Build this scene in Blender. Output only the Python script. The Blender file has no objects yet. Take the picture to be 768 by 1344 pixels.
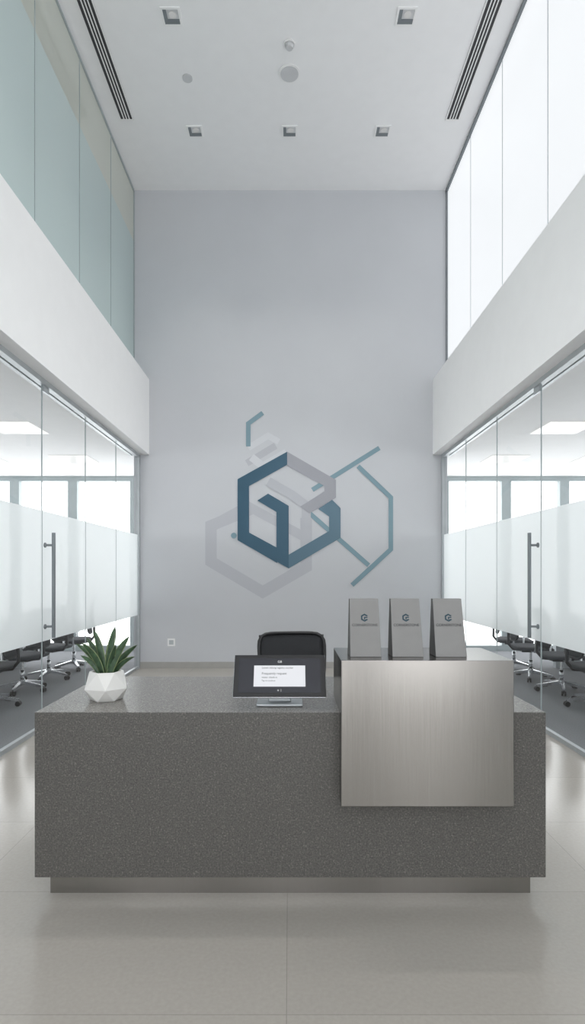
import bpy, bmesh, math, random
from mathutils import Vector, Matrix
random.seed(4)
F=750.0; CU,CV=380.0,752.0; CH=1.5
C=bpy.context.scene.collection

def lin(r,g,b):
    f=lambda c:(c/255/12.92) if c/255<=0.04045 else ((c/255+0.055)/1.055)**2.4
    return (f(r),f(g),f(b),1.0)

# ---------------- materials ----------------
def newmat(name):
    m=bpy.data.materials.new(name); m.use_nodes=True
    nt=m.node_tree; b=nt.nodes['Principled BSDF']
    return m,nt,b
def plain(name,col,rough=0.5,metal=0.0,var=0.04,scale=6.0,bump=0.0,spec=0.5):
    m,nt,b=newmat(name)
    geo=nt.nodes.new('ShaderNodeNewGeometry')
    n=nt.nodes.new('ShaderNodeTexNoise'); n.inputs['Scale'].default_value=scale; n.inputs['Detail'].default_value=4
    nt.links.new(geo.outputs['Position'],n.inputs['Vector'])
    r=nt.nodes.new('ShaderNodeValToRGB')
    a=[max(0,c*(1-var)) for c in col[:3]]+[1]; d=[min(1,c*(1+var)) for c in col[:3]]+[1]
    r.color_ramp.elements[0].color=a; r.color_ramp.elements[1].color=d
    r.color_ramp.elements[0].position=.3; r.color_ramp.elements[1].position=.7
    nt.links.new(n.outputs['Fac'],r.inputs['Fac']); nt.links.new(r.outputs['Color'],b.inputs['Base Color'])
    b.inputs['Roughness'].default_value=rough; b.inputs['Metallic'].default_value=metal
    b.inputs['Specular IOR Level'].default_value=spec
    if bump>0:
        bp=nt.nodes.new('ShaderNodeBump'); bp.inputs['Strength'].default_value=bump; bp.inputs['Distance'].default_value=0.002
        nt.links.new(n.outputs['Fac'],bp.inputs['Height']); nt.links.new(bp.outputs['Normal'],b.inputs['Normal'])
    return m
def emis(name,col,s,base=None):
    m=bpy.data.materials.new(name); m.use_nodes=True; nt=m.node_tree
    b=nt.nodes['Principled BSDF']; b.inputs['Base Color'].default_value=base or col
    b.inputs['Emission Color'].default_value=col; b.inputs['Emission Strength'].default_value=s
    b.inputs['Roughness'].default_value=.3
    return m
def glassmat(name,tint,base=0.04,amt=0.5,power=3.0,rough=0.0,body=None,bodyfac=0.0):
    m=bpy.data.materials.new(name); m.use_nodes=True; nt=m.node_tree
    nt.nodes.clear()
    o=nt.nodes.new('ShaderNodeOutputMaterial'); mx=nt.nodes.new('ShaderNodeMixShader')
    t=nt.nodes.new('ShaderNodeBsdfTransparent'); t.inputs['Color'].default_value=tint
    src=t
    if body:
        df=nt.nodes.new('ShaderNodeBsdfDiffuse'); df.inputs['Color'].default_value=body
        mb=nt.nodes.new('ShaderNodeMixShader'); mb.inputs[0].default_value=bodyfac
        nt.links.new(t.outputs[0],mb.inputs[1]); nt.links.new(df.outputs[0],mb.inputs[2]); src=mb
    g=nt.nodes.new('ShaderNodeBsdfGlossy'); g.inputs['Roughness'].default_value=rough
    lw=nt.nodes.new('ShaderNodeLayerWeight'); lw.inputs['Blend'].default_value=.5
    p=nt.nodes.new('ShaderNodeMath'); p.operation='POWER'; p.inputs[1].default_value=power
    ma=nt.nodes.new('ShaderNodeMath'); ma.operation='MULTIPLY_ADD'; ma.inputs[1].default_value=amt; ma.inputs[2].default_value=base
    nt.links.new(lw.outputs['Facing'],p.inputs[0]); nt.links.new(p.outputs[0],ma.inputs[0])
    nt.links.new(ma.outputs[0],mx.inputs['Fac']); nt.links.new(src.outputs[0],mx.inputs[1]); nt.links.new(g.outputs[0],mx.inputs[2])
    nt.links.new(mx.outputs[0],o.inputs['Surface'])
    return m

M={}
M['wall']=plain('painted_wall_grey',lin(200,202,206),.75,var=.015,scale=1.5)
M['white']=plain('white_paint',lin(243,243,243),.7,var=.01)
M['ceil']=plain('ceiling_paint',lin(245,245,246),.8,var=.01)
M['frame']=plain('satin_aluminium',lin(182,187,190),.4,.5)
M['dframe']=plain('grey_frame',lin(128,134,138),.45,.3)
M['black']=plain('black_plastic',lin(28,28,30),.4)
M['mesh']=plain('chair_mesh',lin(46,47,50),.8,scale=400,var=.35)
M['fabric']=plain('seat_fabric',lin(60,62,66),.9,scale=300,var=.2)
M['chrome']=plain('polished_chrome',lin(220,222,225),.25,1.0,var=.01)
M['dark']=plain('dark_slot',lin(70,70,72),.8)
M['carpet']=plain('grey_carpet',lin(122,124,128),.95,scale=90,var=.18,bump=.4)
M['pot']=plain('white_ceramic',lin(234,233,230),.45,var=.01)
M['soil']=plain('soil',lin(58,46,38),.95,scale=120,var=.5,bump=.6)
M['leafg']=plain('leaf_green',lin(58,84,58),.42,scale=45,var=.45)
M['leafe']=plain('leaf_edge',lin(132,146,102),.45,scale=30,var=.15)
M['card']=plain('brochure_card',lin(142,141,140),.6,var=.02,scale=20)
M['cardd']=plain('brochure_side',lin(92,92,92),.65)
M['ink']=plain('ink_dark',lin(40,45,50),.6)
M['teal']=plain('ink_teal',lin(34,66,80),.6)
M['tabletop']=plain('table_laminate',lin(205,205,204),.4)
M['tealwall']=plain('teal_wall',lin(204,216,214),.8,var=.01)
M['base']=plain('baseboard_grey',lin(168,166,162),.5)
M['outlet']=plain('outlet_white',lin(238,238,238),.4)
M['glass']=glassmat('clear_glass',(.965,.98,.975,1),.03,.34,3.2)
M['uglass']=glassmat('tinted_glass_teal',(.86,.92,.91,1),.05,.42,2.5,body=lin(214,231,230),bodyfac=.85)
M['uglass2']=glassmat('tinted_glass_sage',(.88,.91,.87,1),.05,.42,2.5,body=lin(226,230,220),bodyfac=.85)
M['panel']=emis('light_panel',(1,.99,.97,1),.70,(.1,.1,.1,1))
M['daywin']=emis('backlit_frosted_glazing',(.95,.975,1,1),.84,(.12,.125,.13,1))
M['lens']=emis('downlight_lens',(1,.98,.95,1),.15,(.5,.5,.5,1))
M['joint']=plain('glass_joint',lin(164,174,176),.4)
M['joint2']=plain('silicone_joint',lin(188,193,197),.5)
M['det']=plain('detector_plastic',lin(205,206,208),.5)
M['screen']=plain('screen_dark',lin(46,47,54),.12,var=.02)
M['scrw']=emis('screen_page',lin(232,234,240),.75,(.2,.2,.2,1))

def frost():
    m=bpy.data.materials.new('frosted_film'); m.use_nodes=True; nt=m.node_tree; nt.nodes.clear()
    o=nt.nodes.new('ShaderNodeOutputMaterial')
    tr=nt.nodes.new('ShaderNodeBsdfTranslucent'); tr.inputs['Color'].default_value=(.90,.94,.945,1)
    df=nt.nodes.new('ShaderNodeBsdfDiffuse'); df.inputs['Color'].default_value=(.86,.90,.91,1)
    tp=nt.nodes.new('ShaderNodeBsdfTransparent')
    m1=nt.nodes.new('ShaderNodeMixShader'); m1.inputs[0].default_value=.45
    m2=nt.nodes.new('ShaderNodeMixShader'); m2.inputs[0].default_value=.04
    nt.links.new(tr.outputs[0],m1.inputs[1]); nt.links.new(df.outputs[0],m1.inputs[2])
    nt.links.new(m1.outputs[0],m2.inputs[1]); nt.links.new(tp.outputs[0],m2.inputs[2]); nt.links.new(m2.outputs[0],o.inputs['Surface'])
    return m
M['frost']=frost()
def steel():
    m,nt,b=newmat('brushed_steel')
    tc=nt.nodes.new('ShaderNodeTexCoord'); mp=nt.nodes.new('ShaderNodeMapping'); mp.inputs['Scale'].default_value=(250,3,2)
    n=nt.nodes.new('ShaderNodeTexNoise'); n.inputs['Scale'].default_value=2; n.inputs['Detail'].default_value=3
    nt.links.new(tc.outputs['Object'],mp.inputs['Vector']); nt.links.new(mp.outputs[0],n.inputs['Vector'])
    r=nt.nodes.new('ShaderNodeValToRGB'); r.color_ramp.elements[0].color=lin(150,147,143); r.color_ramp.elements[1].color=lin(164,161,157)
    nt.links.new(n.outputs['Fac'],r.inputs['Fac']); nt.links.new(r.outputs[0],b.inputs['Base Color'])
    rr=nt.nodes.new('ShaderNodeMapRange'); rr.inputs['To Min'].default_value=.18; rr.inputs['To Max'].default_value=.28
    nt.links.new(n.outputs['Fac'],rr.inputs['Value']); nt.links.new(rr.outputs[0],b.inputs['Roughness'])
    b.inputs['Metallic'].default_value=1
    return m
M['steel']=steel()
def granite(name,mul,rough):
    m,nt,b=newmat(name)
    geo=nt.nodes.new('ShaderNodeNewGeometry')
    n=nt.nodes.new('ShaderNodeTexNoise'); n.inputs['Scale'].default_value=140; n.inputs['Detail'].default_value=8; n.inputs['Roughness'].default_value=.8
    v=nt.nodes.new('ShaderNodeTexVoronoi'); v.inputs['Scale'].default_value=200
    for x in (n,v): nt.links.new(geo.outputs['Position'],x.inputs['Vector'])
    r=nt.nodes.new('ShaderNodeValToRGB'); e=r.color_ramp.elements
    def L(c): return tuple(q*mul for q in lin(*c)[:3])+(1,)
    e[0].position=.36; e[0].color=L((66,65,63)); e[1].position=.66; e[1].color=L((120,117,113))
    x=e.new(.5); x.color=L((88,86,83))
    nt.links.new(n.outputs['Fac'],r.inputs['Fac'])
    sp=nt.nodes.new('ShaderNodeSeparateColor'); nt.links.new(v.outputs['Color'],sp.inputs[0])
    r2=nt.nodes.new('ShaderNodeValToRGB'); q=r2.color_ramp.elements; q[0].position=.0; q[0].color=(.78,.78,.78,1); q[1].position=1; q[1].color=(1.55,1.53,1.5,1)
    z=q.new(.15); z.color=(.97,.97,.97,1); z=q.new(.85); z.color=(1.02,1.02,1.02,1)
    nt.links.new(sp.outputs[0],r2.inputs['Fac'])
    mx=nt.nodes.new('ShaderNodeMix'); mx.data_type='RGBA'; mx.blend_type='MULTIPLY'; mx.inputs[0].default_value=1
    nt.links.new(r.outputs[0],mx.inputs[6]); nt.links.new(r2.outputs[0],mx.inputs[7])
    nt.links.new(mx.outputs[2],b.inputs['Base Color'])
    b.inputs['Roughness'].default_value=rough
    return m
M['granite']=granite('honed_dark_granite',1.0,.45)
M['granitetop']=granite('polished_granite_top',2.1,.26)  # same granite, colour lightened to paint in light reflected off the wall
def tiles():
    m,nt,b=newmat('porcelain_floor_tiles')
    geo=nt.nodes.new('ShaderNodeNewGeometry'); mp=nt.nodes.new('ShaderNodeMapping'); mp.inputs['Location'].default_value=(.01,-.44,0)
    br=nt.nodes.new('ShaderNodeTexBrick'); br.offset=0; br.squash=1
    br.inputs['Scale'].default_value=1; br.inputs['Brick Width'].default_value=1.5; br.inputs['Row Height'].default_value=.75
    br.inputs['Mortar Size'].default_value=.0015; br.inputs['Mortar Smooth'].default_value=.1
    br.inputs['Color1'].default_value=lin(174,169,162); br.inputs['Color2'].default_value=lin(170,165,158); br.inputs['Mortar'].default_value=lin(148,144,138)
    nt.links.new(geo.outputs['Position'],mp.inputs[0]); nt.links.new(mp.outputs[0],br.inputs['Vector'])
    n=nt.nodes.new('ShaderNodeTexNoise'); n.inputs['Scale'].default_value=60; n.inputs['Detail'].default_value=6; nt.links.new(geo.outputs['Position'],n.inputs['Vector'])
    r=nt.nodes.new('ShaderNodeValToRGB'); r.color_ramp.elements[0].position=.3; r.color_ramp.elements[1].position=.7
    r.color_ramp.elements[0].color=(.95,.95,.95,1); r.color_ramp.elements[1].color=(1.03,1.03,1.03,1)
    nt.links.new(n.outputs['Fac'],r.inputs['Fac'])
    mx=nt.nodes.new('ShaderNodeMix'); mx.data_type='RGBA'; mx.blend_type='MULTIPLY'; mx.inputs[0].default_value=1
    nt.links.new(br.outputs['Color'],mx.inputs[6]); nt.links.new(r.outputs[0],mx.inputs[7]); nt.links.new(mx.outputs[2],b.inputs['Base Color'])
    b.inputs['Roughness'].default_value=.17; b.inputs['Specular IOR Level'].default_value=.7
    return m
M['tiles']=tiles()

# ---------------- builders ----------------
def empty(name,loc=(0,0,0),rz=0):
    e=bpy.data.objects.new(name,None); e.empty_display_size=.1; e.location=loc; e.rotation_euler=(0,0,rz); C.objects.link(e); return e
def finish(name,bm,mat,parent=None,smooth=False,bevel=0,mats=None):
    bmesh.ops.recalc_face_normals(bm,faces=bm.faces)
    me=bpy.data.meshes.new(name); bm.to_mesh(me); bm.free()
    for mm in (mats or [mat]): me.materials.append(mm)
    o=bpy.data.objects.new(name,me); C.objects.link(o)
    if parent: o.parent=parent
    if smooth:
        for p in me.polygons: p.use_smooth=True
    if bevel>0:
        md=o.modifiers.new('bevel','BEVEL'); md.width=bevel; md.segments=3; md.limit_method='ANGLE'
        for p in me.polygons: p.use_smooth=True
        wn=o.modifiers.new('wn','WEIGHTED_NORMAL'); wn.keep_sharp=True
    return o
def addbox(bm,lo,hi,mat4=None):
    vs=[bm.verts.new(((hi[0] if i&1 else lo[0]),(hi[1] if i&2 else lo[1]),(hi[2] if i&4 else lo[2]))) for i in range(8)]
    for f in ((0,2,3,1),(4,5,7,6),(0,1,5,4),(2,6,7,3),(0,4,6,2),(1,3,7,5)): bm.faces.new([vs[i] for i in f])
    if mat4 is not None:
        for v in vs: v.co=mat4@v.co
    return vs
def box(name,lo,hi,mat,parent=None,bevel=0,mat4=None):
    bm=bmesh.new(); addbox(bm,lo,hi,mat4); return finish(name,bm,mat,parent,bevel=bevel)
def boxes(name,lst,mat,parent=None,bevel=0):
    bm=bmesh.new()
    for lo,hi in lst: addbox(bm,lo,hi)
    return finish(name,bm,mat,parent,bevel=bevel)
def addcyl(bm,p0,p1,r0,r1=None,seg=20):
    r1=r0 if r1 is None else r1
    p0=Vector(p0);p1=Vector(p1); d=p1-p0; q=d.to_track_quat('Z','Y').to_matrix().to_4x4()
    mt=Matrix.Translation((p0+p1)/2)@q
    bmesh.ops.create_cone(bm,cap_ends=True,segments=seg,radius1=r0,radius2=r1,depth=d.length,matrix=mt)
def cyl(name,p0,p1,r,mat,parent=None,r1=None,seg=24):
    bm=bmesh.new(); addcyl(bm,p0,p1,r,r1,seg); o=finish(name,bm,mat,parent)
    for p in o.data.polygons: p.use_smooth=len(p.vertices)==4
    return o
def tube(name,pts,r,mat,parent=None,cyclic=False,smooth=True):
    cu=bpy.data.curves.new(name,'CURVE'); cu.dimensions='3D'; cu.bevel_depth=r; cu.bevel_resolution=3; cu.use_fill_caps=True
    sp=cu.splines.new('POLY'); sp.points.add(len(pts)-1)
    for p,q in zip(sp.points,pts): p.co=(*q,1)
    sp.use_cyclic_u=cyclic; sp.use_smooth=True
    cu.materials.append(mat); o=bpy.data.objects.new(name,cu); C.objects.link(o)
    if parent:o.parent=parent
    return o
def quad(name,vs,mat,parent=None):
    bm=bmesh.new(); bm.faces.new([bm.verts.new(v) for v in vs])
    me=bpy.data.meshes.new(name); bm.to_mesh(me); bm.free(); me.materials.append(mat)
    o=bpy.data.objects.new(name,me); C.objects.link(o)
    if parent:o.parent=parent
    return o

# ---------------- room shell ----------------
XL,XR=-2.45,2.485
GL,GR=-2.38,2.42
BL,BR=-2.209,2.257
YB=9.0; YF=-3.0; ZC=7.526; ZB0,ZB1=3.361,4.55; YW=11.0; XO=8.0
box('floor',(GL,YF,-.15),(GR,YB+.2,0),M['tiles'])
box('floor_carpet_left',(-XO,YF,-.15),(GL,YW+.2,0),M['carpet'])
box('floor_carpet_right',(GR,YF,-.15),(XO,YW+.2,0),M['carpet'])
box('ceiling',(-3.1,YF,ZC),(3.1,YB+.2,ZC+.2),M['ceil'])
box('wall_back',(XL,YB,0),(XR,YB+.2,ZC),M['wall'])
box('baseboard_back',(GL,YB-.015,0),(GR,YB,.10),M['base'])
wn_=6
for s,side,B,X,G in ((-1,'left',BL,XL,GL),(1,'right',BR,XR,GR)):
    lo,hi=sorted((B,s*3.1)); box('wall_%s_bulkhead'%side,(lo,YF,ZB0),(hi,YB,ZB1),M['white'])
    lo,hi=sorted((s*3.1,s*XO)); box('ceiling_%s_room'%side,(lo,YF,ZB0),(hi,YW+.2,ZB0+.25),M['white'])
    lo,hi=sorted((X,s*3.1)); box('ceiling_%s_return'%side,(lo,YB,ZB0),(hi,YW+.2,ZB0+.25),M['white'])
    lo,hi=sorted((X,s*3.1)); box('wall_%s_return_upper'%side,(lo,YB,ZB0+.25),(hi,YB+.2,ZC),M['wall'])
    lo,hi=sorted((X,X-s*.2)); box('wall_%s_return'%side,(lo,YB+.2,0),(hi,YW+.2,ZB0),M['white'])
    lo,hi=sorted((s*XO,s*(XO+.2))); box('wall_%s_outer'%side,(lo,YF,0),(hi,YW+.2,1.4),M['white'])
    w=empty('window_%d'%wn_,(s*XO,0,0)); wn_+=1  # unseen outer opening, added to bring more daylight into the side room
    lo,hi=sorted((0,s*.15)); boxes('mullions',[((lo,y-.05,1.4),(hi,y+.05,ZB0)) for y in (-2.9,-1,.9,2.8,4.7,6.6,8.5,10.4,11.1)],M['joint'],w)
    lo,hi=sorted((s*2.6,s*XO)); box('wall_%s_front'%side,(lo,YF-.2,0),(hi,YF,ZB0+.25),M['white'])
box('wall_left_upper',(-3.05,YF,ZB1),(-2.85,YB,ZC),M['tealwall'])

joints=[YB-1.17*i for i in range(11)]
ZS=6.72
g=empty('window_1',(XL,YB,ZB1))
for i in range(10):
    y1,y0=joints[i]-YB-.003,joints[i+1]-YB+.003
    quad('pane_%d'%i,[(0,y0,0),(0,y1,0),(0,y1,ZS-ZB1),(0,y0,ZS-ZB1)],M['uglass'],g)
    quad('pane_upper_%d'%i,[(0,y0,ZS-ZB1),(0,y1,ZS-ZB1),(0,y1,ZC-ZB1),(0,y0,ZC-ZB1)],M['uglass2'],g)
boxes('glazing_joints',[((-.006,joints[i]-YB-.006,0),(.006,joints[i]-YB+.006,ZC-ZB1-.02)) for i in range(1,10)]+[((-.02,-.03,0),(.012,-.0,ZC-ZB1-.02)),((-.02,-11.9,ZC-ZB1-.04),(.012,-.03,ZC-ZB1-.005)),((-.02,-11.9,0),(.012,-.03,.03))],M['joint'],g)
g=empty('window_2',(XR,YB,ZB1))
for i in range(10):
    y1,y0=joints[i]-YB,joints[i+1]-YB
    box('pane_%d'%i,(0,y0+.004,0.0),(.02,y1-.004,ZC-ZB1-.005),M['daywin'],g)
boxes('glazing_joints',[((-.003,joints[i]-YB-.006,.02),(.03,joints[i]-YB+.006,ZC-ZB1-.02)) for i in range(1,10)],M['joint2'],g)
boxes('frame',[((-.02,-.035,0),(.03,0,ZC-ZB1-.005)),((-.03,-12,ZC-ZB1-.045),(.03,-.035,ZC-ZB1-.005)),((-.02,-12,0),(.03,-.035,.03))],M['dframe'],g)

for s,side,G,B in ((-1,'left',GL,BL),(1,'right',GR,BR)):
    p=empty('glass_partition',(G,YB,0))
    H=ZB0
    for i in range(10):
        y1,y0=joints[i]-YB,joints[i+1]-YB
        quad('pane_%d'%i,[(0,y0+.004,.04),(0,y1-.004,.04),(0,y1-.004,H-.05),(0,y0+.004,H-.05)],M['glass'],p)
        quad('frosted_film_%d'%i,[(-s*.004,y0+.006,.84),(-s*.004,y1-.006,.84),(-s*.004,y1-.006,2.1),(-s*.004,y0+.006,2.1)],M['frost'],p)
    boxes('joints',[((-.005,joints[i]-YB-.004,.04),(.005,joints[i]-YB+.004,H-.05)) for i in range(1,10)],M['joint'],p)
    boxes('rails',[((-.02,-12,0),(.02,-.06,.04)),((-.03,-12,H-.05),(.03,-.06,H)),((s*.1-.02,-12,H-.03),(s*.1+.02,-.06,H)),((-.03,-.06,0),(.03,-.0,H))],M['frame'],p)
    boxes('hinge_patch',[((-.012,joints[3]-YB+.01,.04),(.012,joints[3]-YB+.14,.10)),((-.012,joints[3]-YB+.01,H-.11),(.012,joints[3]-YB+.14,H-.05))],M['frame'],p)
    hy=joints[3]-YB+.07; hx=-s*.085
    bm=bmesh.new(); addcyl(bm,(hx,hy,.87),(hx,hy,1.89),.017)
    for z in (.98,1.77):
        addcyl(bm,(hx,hy,z),(0.0,hy-.02,z),.011)
        addcyl(bm,(-s*.006,hy-.02,z),(-s*.016,hy-.02,z),.024)
    o=finish('door_handle',bm,M['dframe'],p)
    w=empty('window_%d'%(3 if s<0 else 4),(s*2.6,YW,0))
    bm=bmesh.new()
    def bx(a,b,z0,z1,y0=0,y1=.12):
        lo,hi=sorted((a,b)); addbox(bm,(lo,y0,z0),(hi,y1,z1))
    bx(0,s*5.4,0,.1); bx(0,s*5.4,3.27,H)
    mull=[.38,1.58,2.7,3.82,4.94]
    for mx in mull: bx(s*(mx+.09),s*(mx-.09),.1,3.27)
    finish('mullions',bm,M['joint'],w)
    pl=empty('recessed_ceiling_light_panels',(s*3.5,0,H))
    bm=bmesh.new()
    for i in range(6):
        for k in range(3):
            xx=s*k*1.5; yy=-1+i*2.0
            addbox(bm,(xx-.3,yy,-.012),(xx+.3,yy+.6,-.002))
    finish('diffusers',bm,M['panel'],pl)
w=empty('window_5',(0,YF,0))
boxes('mullions',[((-2.6,-.15,0),(-2.5,0,ZC)),((2.5,-.15,0),(2.6,0,ZC)),((-2.5,-.15,ZC-.1),(2.5,0,ZC)),((-2.5,-.1,2.6),(2.5,0,2.7)),((-2.5,-.1,5.0),(2.5,0,5.08))]+[((x-.03,-.1,0),(x+.03,-.0,ZC)) for x in(-1.9,0,1.9)],M['dframe'],w)
box('wall_front_pier_left',(-1.3,YF-.2,0),(-.65,YF-.12,ZC),M['wall'])  # unseen panel, added to mirror the reflection blocker on the right
box('wall_front_pier_right',(.65,YF-.2,0),(1.3,YF-.12,ZC),M['wall'])  # unseen panel, added to darken part of the steel box reflection
for z0,z1 in((ZB0+.25,ZC),):
    box('wall_front_side_left',(-3.1,YF-.2,z0),(-2.6,YF,z1),M['white'])
    box('wall_front_side_right',(2.6,YF-.2,z0),(3.1,YF,z1),M['white'])

# ---------------- ceiling fixtures ----------------
pos=[]
for (u,v) in [(225,21),(533,21),(256,172),(380,172),(502,172)]:
    Y=(ZC-CH)*F/(CV-v); pos.append(((u-CU)*Y/F,Y))
pos+=[(-1.28,4.5),(0,4.5),(1.26,4.5)]  # extra row out of view, added to light the desk top
for X,Y in pos:
    d=empty('recessed_downlight',(X,Y,ZC))
    a=.105; t=.022
    boxes('trim_ring',[((-a,-a,-.012),(a,-a+t,0)),((-a,a-t,-.012),(a,a,0)),((-a,-a+t,-.012),(-a+t,a-t,0)),((a-t,-a+t,-.012),(a,a-t,0))],M['white'],d)
    box('recess',(-a+t,-a+t,-.004),(a-t,a-t,-.001),M['det'],d)
    boxes('inner_shade',[((-a+t,.03,-.010),(a-t,a-t,-.004)),((-a+t,-a+t,-.010),(-.045,.03,-.004))],M['dframe'],d)
    bm=bmesh.new(); addcyl(bm,(.015,-.02,-.009),(.015,-.02,-.004),.04,seg=24); finish('lens',bm,M['lens'],d)
    sl=bpy.data.lights.new('downlight_lamp','SPOT'); sl.energy=100; sl.spot_size=math.radians(80); sl.spot_blend=1; sl.shadow_soft_size=.08; sl.color=(1,.985,.955)
    so=bpy.data.objects.new('lamp',sl); C.objects.link(so); so.parent=d; so.location=(0,0,-.12)
def ceil_at(u,v):
    Y=(ZC-CH)*F/(CV-v); return ((u-CU)*Y/F,Y,ZC)
d=empty('smoke_detector',ceil_at(380,57))
cyl('base',(0,0,-.02),(0,0,0),.065,M['white'],d); cyl('dome',(0,0,-.06),(0,0,-.02),.035,M['det'],d,r1=.055)
d=empty('ceiling_speaker',ceil_at(380,96))
cyl('rim',(0,0,-.012),(0,0,0),.13,M['white'],d,seg=40); cyl('grille',(0,0,-.018),(0,0,-.012),.108,M['det'],d,seg=40)
d=empty('sprinkler_cover',ceil_at(246,102))
cyl('cap',(0,0,-.015),(0,0,0),.06,M['det'],d)
for xa in (-2.25,2.07):
    d=empty('linear_slot_diffuser',(xa,0,ZC))
    box('backing',(0,-2,-.004),(.18,7.6,-.001),M['dark'],d)
    st=[((0.0,-2,-.014),(.014,7.6,-.004)),((.05,-2,-.014),(.062,7.6,-.004)),((.086,-2,-.014),(.098,7.6,-.004)),((.122,-2,-.014),(.134,7.6,-.004)),((.168,-2,-.014),(.18,7.6,-.004)),((.0,7.58,-.0141),(.18,7.6,-.004))]
    boxes('fins',st,M['white'],d)

# ---------------- wall logo ----------------
lg=empty('wall_logo',(0,YB,CH))
def W(u,v): return ((u-CU)/F*YB,-(v-CV)/F*YB)
def lmat(name,c0,c1=None):
    m,nt,b=newmat(name); b.inputs['Roughness'].default_value=.6
    tc=nt.nodes.new('ShaderNodeTexCoord'); sp=nt.nodes.new('ShaderNodeSeparateXYZ'); nt.links.new(tc.outputs['Object'],sp.inputs[0])
    mr=nt.nodes.new('ShaderNodeMapRange'); mr.inputs['From Min'].default_value=-.8; mr.inputs['From Max'].default_value=.8
    nt.links.new(sp.outputs['X'],mr.inputs['Value'])
    r=nt.nodes.new('ShaderNodeValToRGB'); r.color_ramp.elements[0].color=c0; r.color_ramp.elements[1].color=c1 or c0
    nt.links.new(mr.outputs[0],r.inputs['Fac']); nt.links.new(r.outputs[0],b.inputs['Base Color']); return m
LM={'dark':lmat('logo_dark_teal',lin(48,86,107),lin(70,101,120)),'grey':lmat('logo_grey',lin(160,161,168)),'ghost':lmat('logo_ghost',lin(185,187,193)),
    'light':lmat('logo_light',lin(208,210,214)),'line':lmat('logo_line_teal',lin(126,154,165)),'mid':lmat('logo_mid',lin(78,110,129),lin(95,122,138))}
def poly(name,pts,mat,layer):
    bm=bmesh.new(); y=-.003*layer; 
    f=bm.faces.new([bm.verts.new((W(*p)[0],y,W(*p)[1])) for p in pts])
    r=bmesh.ops.extrude_face_region(bm,geom=[f]); 
    for e in r['geom']:
        if isinstance(e,bmesh.types.BMVert): e.co.y=y+.003*layer-.0002
    bmesh.ops.triangulate(bm,faces=[f for f in bm.faces if len(f.verts)>4])
    return finish(name,bm,mat,lg)
def stroke(name,pts,w,mat,layer):
    P=[Vector(p) for p in pts]; L=[];R=[]
    for i,p in enumerate(P):
        d0=(p-P[i-1]).normalized() if i>0 else None
        d1=(P[i+1]-p).normalized() if i<len(P)-1 else None
        if d0 is None: n=Vector((-d1.y,d1.x)); k=1
        elif d1 is None: n=Vector((-d0.y,d0.x)); k=1
        else:
            n0=Vector((-d0.y,d0.x)); n1=Vector((-d1.y,d1.x)); n=(n0+n1).normalized(); k=1/max(.3,n.dot(n0))
        L.append(p+n*w/2*k); R.append(p-n*w/2*k)
    bm=bmesh.new(); y=-.003*layer
    vl=[bm.verts.new((W(*q)[0],y,W(*q)[1])) for q in L]; vr=[bm.verts.new((W(*q)[0],y,W(*q)[1])) for q in R]
    for i in range(len(P)-1): bm.faces.new([vl[i],vl[i+1],vr[i+1],vr[i]])
    return finish(name,bm,mat,lg)
stroke('ghost_hexagon',[(330,668),(277,690),(277,737),(345,777),(402,744),(402,680)],15,LM['ghost'],1)
stroke('ghost_hexagon_top',[(277,690),(325,664),(402,706)],12,LM['ghost'],1.3)
stroke('ghost_strip_a',[(324,608),(362,585)],9,LM['ghost'],1)
stroke('ghost_strip_b',[(326,588),(352,572),(366,580)],8,LM['light'],1.3)
stroke('ghost_strip_c',[(330,600),(345,612),(376,594)],10,LM['light'],1.6)
stroke('line_top',[(345,542),(326,556),(326,586)],6,LM['line'],2)
stroke('line_right_upper',[(498,588),(410,643)],6,LM['line'],2)
stroke('line_right_hexagon',[(470,612),(513,653),(513,721),(462,768)],6,LM['line'],2.4)
stroke('line_right_lower',[(400,668),(484,742)],6,LM['line'],2.2)
stroke('inner_grey_strip',[(352,632),(384,650),(402,664),(402,690)],12,LM['ghost'],2.6)
poly('g_outline',[(377,593),(377,610),(327,638),(327,699),(364,719),(364,739),(312,709),(312,629)],LM['dark'],4)
poly('g_bar',[(338,657),(352,648),(379,664),(379,746),(363,737),(363,672)],LM['dark'],4.3)
poly('b_lower',[(418,668),(436,656),(447,667),(447,706),(379,746),(379,728),(432,697),(432,678)],LM['mid'],4)
poly('b_upper',[(377,593),(441,630),(441,653),(406,674),(394,665),(426,645),(426,638),(377,611)],LM['grey'],3.6)
cyl('node_dot',(W(307,703)[0],-.012,W(307,703)[1]),(W(307,703)[0],0,W(307,703)[1]),.045,LM['line'],lg)

ou=empty('wall_outlet',(W(225,843)[0],YB,CH+W(225,843)[1]))
box('plate',(-.06,-.01,-.06),(.06,0,.06),M['outlet'],ou,bevel=.003)
box('socket',(-.035,-.013,-.035),(.035,-.01,.035),M['frame'],ou)

# ---------------- reception desk ----------------
dk=empty('reception_desk',(0,2.6,0))
X0,X1=-1.161,1.168; ZT=.866
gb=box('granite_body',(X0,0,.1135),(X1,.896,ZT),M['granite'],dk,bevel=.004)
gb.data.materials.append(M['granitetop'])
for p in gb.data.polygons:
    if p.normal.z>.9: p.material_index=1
box('steel_plinth',(-1.121,.079,0),(1.129,.82,.1135),M['steel'],dk)
bx0,bx1=.227,.983; zt=1.117; zb=.477
prof=[(-.1,zb),(-.001,zb),(-.001,ZT+.001),(.33,ZT+.001),(.33,zt),(-.1,zt)]
bm=bmesh.new()
a=[bm.verts.new((bx0,y,z)) for y,z in prof]; b=[bm.verts.new((bx1,y,z)) for y,z in prof]
bm.faces.new(a); bm.faces.new(b[::-1])
for i in range(6): bm.faces.new([a[i],a[(i+1)%6],b[(i+1)%6],b[i]])
finish('steel_counter_box',bm,M['steel'],dk,bevel=.003)

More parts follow.
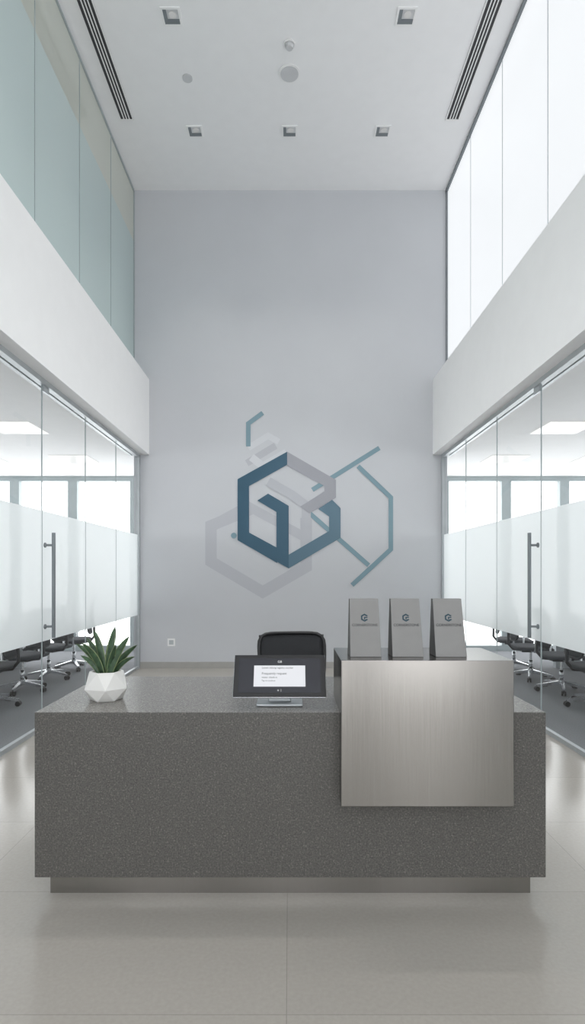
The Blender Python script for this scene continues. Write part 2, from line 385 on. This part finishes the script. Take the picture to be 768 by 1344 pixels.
# ---------------- brochures ----------------
def text(name,s,size,loc,rot,mat,parent,align='CENTER'):
    cu=bpy.data.curves.new(name,'FONT'); cu.body=s; cu.size=size; cu.align_x=align; cu.extrude=.0002; cu.materials.append(mat)
    o=bpy.data.objects.new(name,cu); C.objects.link(o); o.location=loc; o.rotation_euler=rot; o.parent=parent; return o
for cx in (.348,.540,.737):
    br=empty('brochure_display',(cx,2.60,zt+.0005))
    w=.071; h=.262; dd=.125; lean=.075
    bm=bmesh.new()
    vs=[(-w,0,0),(w,0,0),(w,dd,0),(-w,dd,0),(-w+.004,lean,h),(w-.004,lean,h),(w-.004,dd-.02,h),(-w+.004,dd-.02,h)]
    v=[bm.verts.new(q) for q in vs]
    fs=[(0,3,2,1),(4,5,6,7),(0,1,5,4),(2,3,7,6),(0,4,7,3),(1,2,6,5)]
    for k,f in enumerate(fs):
        fc=bm.faces.new([v[i] for i in f]); fc.material_index=1 if k>=4 else 0
    finish('folder',bm,None,br,bevel=.0015,mats=[M['card'],M['cardd']])
    th=math.atan2(h,lean)
    up=Vector((0,lean,h)).normalized(); nrm=Vector((0,-h,lean)).normalized()
    def fp(x,t): return Vector((x,0,0))+up*t+nrm*.001
    bm=bmesh.new(); R=.019; r=.0115; c=.182
    for k in range(6):
        if k==5: continue
        a0=math.radians(60*k+30);a1=math.radians(60*k+90)
        bm.faces.new([bm.verts.new(fp(rr*math.cos(aa),c+rr*math.sin(aa))) for rr,aa in((R,a0),(R,a1),(r,a1),(r,a0))])
    q=[(-.002,.004),(.014,.004),(.014,-.001),(.003,-.001),(.003,-.009),(-.002,-.009)]
    bm.faces.new([bm.verts.new(fp(x,c+y)) for x,y in q])
    finish('logo_mark',bm,M['teal'],br)
    text('logo_text','CORNERSTONE',.0165,fp(0,.142),(th,0,0),M['ink'],br)

# ---------------- tablet terminal ----------------
tb=empty('tablet_terminal',(.0,0,ZT+.0005)); 
cxm=(367-CU)/F*2.70
tb.location=(cxm,2.70,ZT+.0005)
box('base_foot',(-.11,0.0,0),(.11,.15,.014),M['frame'],tb,bevel=.005)
box('stand_neck',(-.055,.045,.014),(.055,.085,.13),M['frame'],tb,bevel=.006)
ang=math.atan2(.182,.115)
T=Matrix.Translation((0,-.045,.055))@Matrix.Rotation(ang,4,'X')
box('silver_shell',(-.219,0,-.016),(.219,.215,-.004),M['chrome'],tb,bevel=.004,mat4=T)
box('black_bezel',(-.217,.002,-.004),(.217,.213,.002),M['black'],tb,bevel=.002,mat4=T)
box('display',(-.195,.022,.002),(.195,.195,.0028),M['screen'],tb,mat4=T)
box('display_page',(-.122,.052,.0028),(.122,.158,.0034),M['scrw'],tb,mat4=T)
for nm,s,sz,x,y,mt in (('t1','Lorem visiting registry counter',.012,-.085,.142,M['ink']),('t2','Frequently request',.0155,-.085,.112,M['ink']),('t3','visitor check-in',.012,-.085,.094,M['ink']),('t4','Tap to continue',.010,-.085,.078,M['ink']),('t5','GB',.016,-.01,.172,M['outlet']),('t6','o  |',.014,-.01,.030,M['outlet'])):
    p=T@Vector((x,y,.004)); text(nm,s,sz,p,(ang,0,0),mt,tb,'LEFT')

# ---------------- potted plant ----------------
pp=empty('potted_snake_plant',(-.919,2.87,ZT+.0005))
bm=bmesh.new(); n=6
def ring(r,z,off): return [bm.verts.new((r*math.cos(2*math.pi*(i+off)/n),r*math.sin(2*math.pi*(i+off)/n),z)) for i in range(n)]
r0=ring(.078,0,.25); r1=ring(.116,.062,.75); r2=ring(.082,.142,.25); r3=ring(.072,.142,.25); r4=ring(.068,.12,.25)
for i in range(n):
    j=(i+1)%n
    bm.faces.new([r0[i],r0[j],r1[i]]); bm.faces.new([r0[j],r1[j],r1[i]])
    bm.faces.new([r1[i],r1[j],r2[j]]); bm.faces.new([r1[i],r2[j],r2[i]])
    bm.faces.new([r2[i],r2[j],r3[j],r3[i]]); bm.faces.new([r3[i],r3[j],r4[j],r4[i]])
bm.faces.new(r0[::-1]); 
finish('faceted_pot',bm,M['pot'],pp,bevel=.0015)
cyl('soil',(0,0,.10),(0,0,.126),.066,M['soil'],pp,seg=12)
bm=bmesh.new()
leaves=[(8,0,.25,.033),(-12,10,.235,.034),(24,-5,.225,.033),(34,20,.19,.030),(-34,-15,.205,.031),(2,60,.20,.030),(-22,-70,.19,.032),(16,-60,.17,.028),(-26,60,.21,.030),(14,-120,.145,.026),(-42,30,.145,.025),(44,-25,.15,.025)]
for tilt,az,ln,wd in leaves:
    tl=math.radians(tilt); azr=math.radians(az)
    base=Vector((math.sin(tl)*.045,random.uniform(-.025,.025),.12))
    tw=random.uniform(-.4,.4)
    rows=[]
    for k in range(11):
        t=k/10
        bend=tl*(.55+.6*t)
        c=base+Vector((math.sin(bend)*ln*t,math.sin(azr)*.06*t*t, math.cos(bend)*ln*t))
        wdt=wd*(.62+.75*t-.2*t*t)*max(0.0,(1-t**2.6))**.8*.68
        ac=tw+t*.4
        side=Vector((math.cos(ac)*math.cos(bend),math.sin(ac),-math.sin(bend)*math.cos(ac)))
        nn=Vector((0,-1,0))
        rows.append([bm.verts.new(c+side*wdt*x - nn*abs(x)*wdt*.35) for x in (-1,-.8,0,.8,1)])
    for k in range(10):
        for j in range(4):
            f=bm.faces.new([rows[k][j],rows[k][j+1],rows[k+1][j+1],rows[k+1][j]]); f.material_index=1 if j in(0,3) else 0; f.smooth=True
me=bpy.data.meshes.new('leaves'); bm.to_mesh(me); bm.free(); me.materials.append(M['leafg']); me.materials.append(M['leafe'])
o=bpy.data.objects.new('leaves',me); C.objects.link(o); o.parent=pp
sd=o.modifiers.new('s','SOLIDIFY'); sd.thickness=.002

# ---------------- office chairs ----------------
def chair_parts(e):
    parts=[]
    bm=bmesh.new()
    for k in range(5):
        a=math.radians(72*k+18); d=Vector((math.cos(a),math.sin(a),0)); s=Vector((-d.y,d.x,0))
        vs=[]
        for r,w,zt_,zb_ in((.03,.026,.135,.085),(.31,.014,.085,.062)):
            for q in (-1,1):
                vs.append(bm.verts.new(d*r+s*w*q+Vector((0,0,zb_)))); vs.append(bm.verts.new(d*r+s*w*q+Vector((0,0,zt_))))
        for f in ((0,1,3,2),(4,6,7,5),(0,4,5,1),(2,3,7,6),(1,5,7,3),(0,2,6,4)): bm.faces.new([vs[i] for i in f])
    addcyl(bm,(0,0,.08),(0,0,.15),.035)
    addcyl(bm,(0,0,.15),(0,0,.40),.018)
    parts.append(finish('star_base',bm,M['chrome'],e))
    bm=bmesh.new()
    for k in range(5):
        a=math.radians(72*k+18); d=Vector((math.cos(a),math.sin(a),0)); s=Vector((-d.y,d.x,0)); p=d*.305+Vector((0,0,.03))
        for q in(-1,1): addcyl(bm,p+s*.008*q,p+s*.026*q,.03,seg=16)
        addcyl(bm,p,p+Vector((0,0,.045)),.008,seg=8)
    parts.append(finish('casters',bm,M['black'],e))
    parts.append(cyl('column_shroud',(0,0,.15),(0,0,.27),.026,M['chrome'],e))
    parts.append(box('tilt_mechanism',(-.09,-.12,.385),(.09,.14,.43),M['black'],e,bevel=.01))
    bm=bmesh.new(); nx,ny=12,12; top={};bot={}
    for i in range(nx+1):
        for j in range(ny+1):
            x=-1+2*i/nx; y=-1+2*j/ny
            sx=x*math.sqrt(1-.28*y*y); sy=y*math.sqrt(1-.28*x*x)
            edge=max(abs(x),abs(y)); drop=.02*edge**6
            fr=-.035*max(0,-y-.5)**1.5*2
            top[i,j]=bm.verts.new((sx*.29,sy*.28-.01,.485-drop+fr-.008*(1-x*x)*(1-y*y)))
            bot[i,j]=bm.verts.new((sx*.27,sy*.26-.01,.43+fr))
    for i in range(nx):
        for j in range(ny):
            bm.faces.new([top[i,j],top[i+1,j],top[i+1,j+1],top[i,j+1]]); bm.faces.new([bot[i,j],bot[i,j+1],bot[i+1,j+1],bot[i+1,j]])
    for i in range(nx):
        bm.faces.new([top[i,0],bot[i,0],bot[i+1,0],top[i+1,0]]); bm.faces.new([top[i,ny],top[i+1,ny],bot[i+1,ny],bot[i,ny]])
        bm.faces.new([top[0,i],top[0,i+1],bot[0,i+1],bot[0,i]]); bm.faces.new([top[nx,i],bot[nx,i],bot[nx,i+1],top[nx,i+1]])
    parts.append(finish('seat',bm,M['fabric'],e,smooth=True))
    def bp(x,z):
        zz=.56+z*.485
        return Vector((x*.252*(.9+.1*z),.235-.05*(1-x*x)*-1*0.6-.035*math.sin(z*math.pi)+.05*z,zz))
    bm=bmesh.new(); g=[[bm.verts.new(bp(-.97+1.94*i/12,.02+.96*j/12)) for j in range(13)] for i in range(13)]
    for i in range(12):
        for j in range(12): bm.faces.new([g[i][j],g[i+1][j],g[i+1][j+1],g[i][j+1]])
    o=finish('back_mesh',bm,M['mesh'],e,smooth=True); md=o.modifiers.new('s','SOLIDIFY'); md.thickness=.012; parts.append(o)
    pts=[];N=56
    for k in range(N):
        a=2*math.pi*k/N; c,s=math.cos(a),math.sin(a); p=7
        rr=(abs(c)**p+abs(s)**p)**(-1/p)
        pts.append(bp(c*rr,.5+.5*s*rr))
    parts.append(tube('back_frame',pts,.014,M['black'],e,cyclic=True))
    parts.append(tube('back_support',[(0,.10,.41),(0,.24,.42),(0,.305,.50),(0,.30,.66),(0,.29,.80)],.02,M['black'],e))
    for s,nm in((-1,'l'),(1,'r')):
        parts.append(tube('arm_post_'+nm,[(s*.10,.02,.415),(s*.27,.02,.415),(s*.30,.02,.44),(s*.30,.01,.66)],.014,M['chrome'],e))
        parts.append(box('arm_pad_'+nm,(s*.30-.035,-.13,.66),(s*.30+.035,.13,.69),M['black'],e,bevel=.01))
    return parts
first=empty('office_chair',(.045,4.02,0),math.radians(6)); P=chair_parts(first)
def chair_copy(x,y,rz):
    e=empty('office_chair',(x,y,0),rz)
    for p in P:
        o=p.copy(); C.objects.link(o); o.parent=e
for s,X in((-1,-3.35),(1,3.4)):
    for k,y in enumerate((5.55,6.4,7.25,8.1,8.95)):
        chair_copy(X+random.uniform(-.06,.06)+s*.02*k,y,math.radians(90*s)+random.uniform(-.35,.35))
    t=empty('conference_table',(s*4.55,7.2,0))
    box('top',(-.65,-2.4,.71),(.65,2.4,.74),M['tabletop'],t,bevel=.004)
    boxes('legs',[((-.35,-1.9,0),(.35,-1.8,.71)),((-.35,1.8,0),(.35,1.9,.71)),((-.05,-1.8,.6),(.05,1.8,.68))],M['frame'],t)
    for y in (5.6,6.6,7.6,8.6): chair_copy(s*5.7,y,math.radians(-90*s)+random.uniform(-.3,.3))

# ---------------- light ----------------
w=bpy.data.worlds.new('overcast_sky'); bpy.context.scene.world=w; w.use_nodes=True
nt=w.node_tree; bg=nt.nodes['Background']; bg.inputs['Color'].default_value=(.975,.985,1,1); bg.inputs['Strength'].default_value=3.5

# ---------------- camera ----------------
cd=bpy.data.cameras.new('camera'); cam=bpy.data.objects.new('camera',cd); C.objects.link(cam)
cam.location=(0,0,CH); cam.rotation_euler=(math.radians(90),0,0)
cd.sensor_width=36; cd.sensor_fit='AUTO'; cd.lens=F/1344*36
cd.shift_x=4/1344; cd.shift_y=80/1344; cd.clip_start=.05
bpy.context.scene.camera=cam
bpy.context.scene.view_settings.view_transform='Standard'
bpy.context.scene.view_settings.look='None'
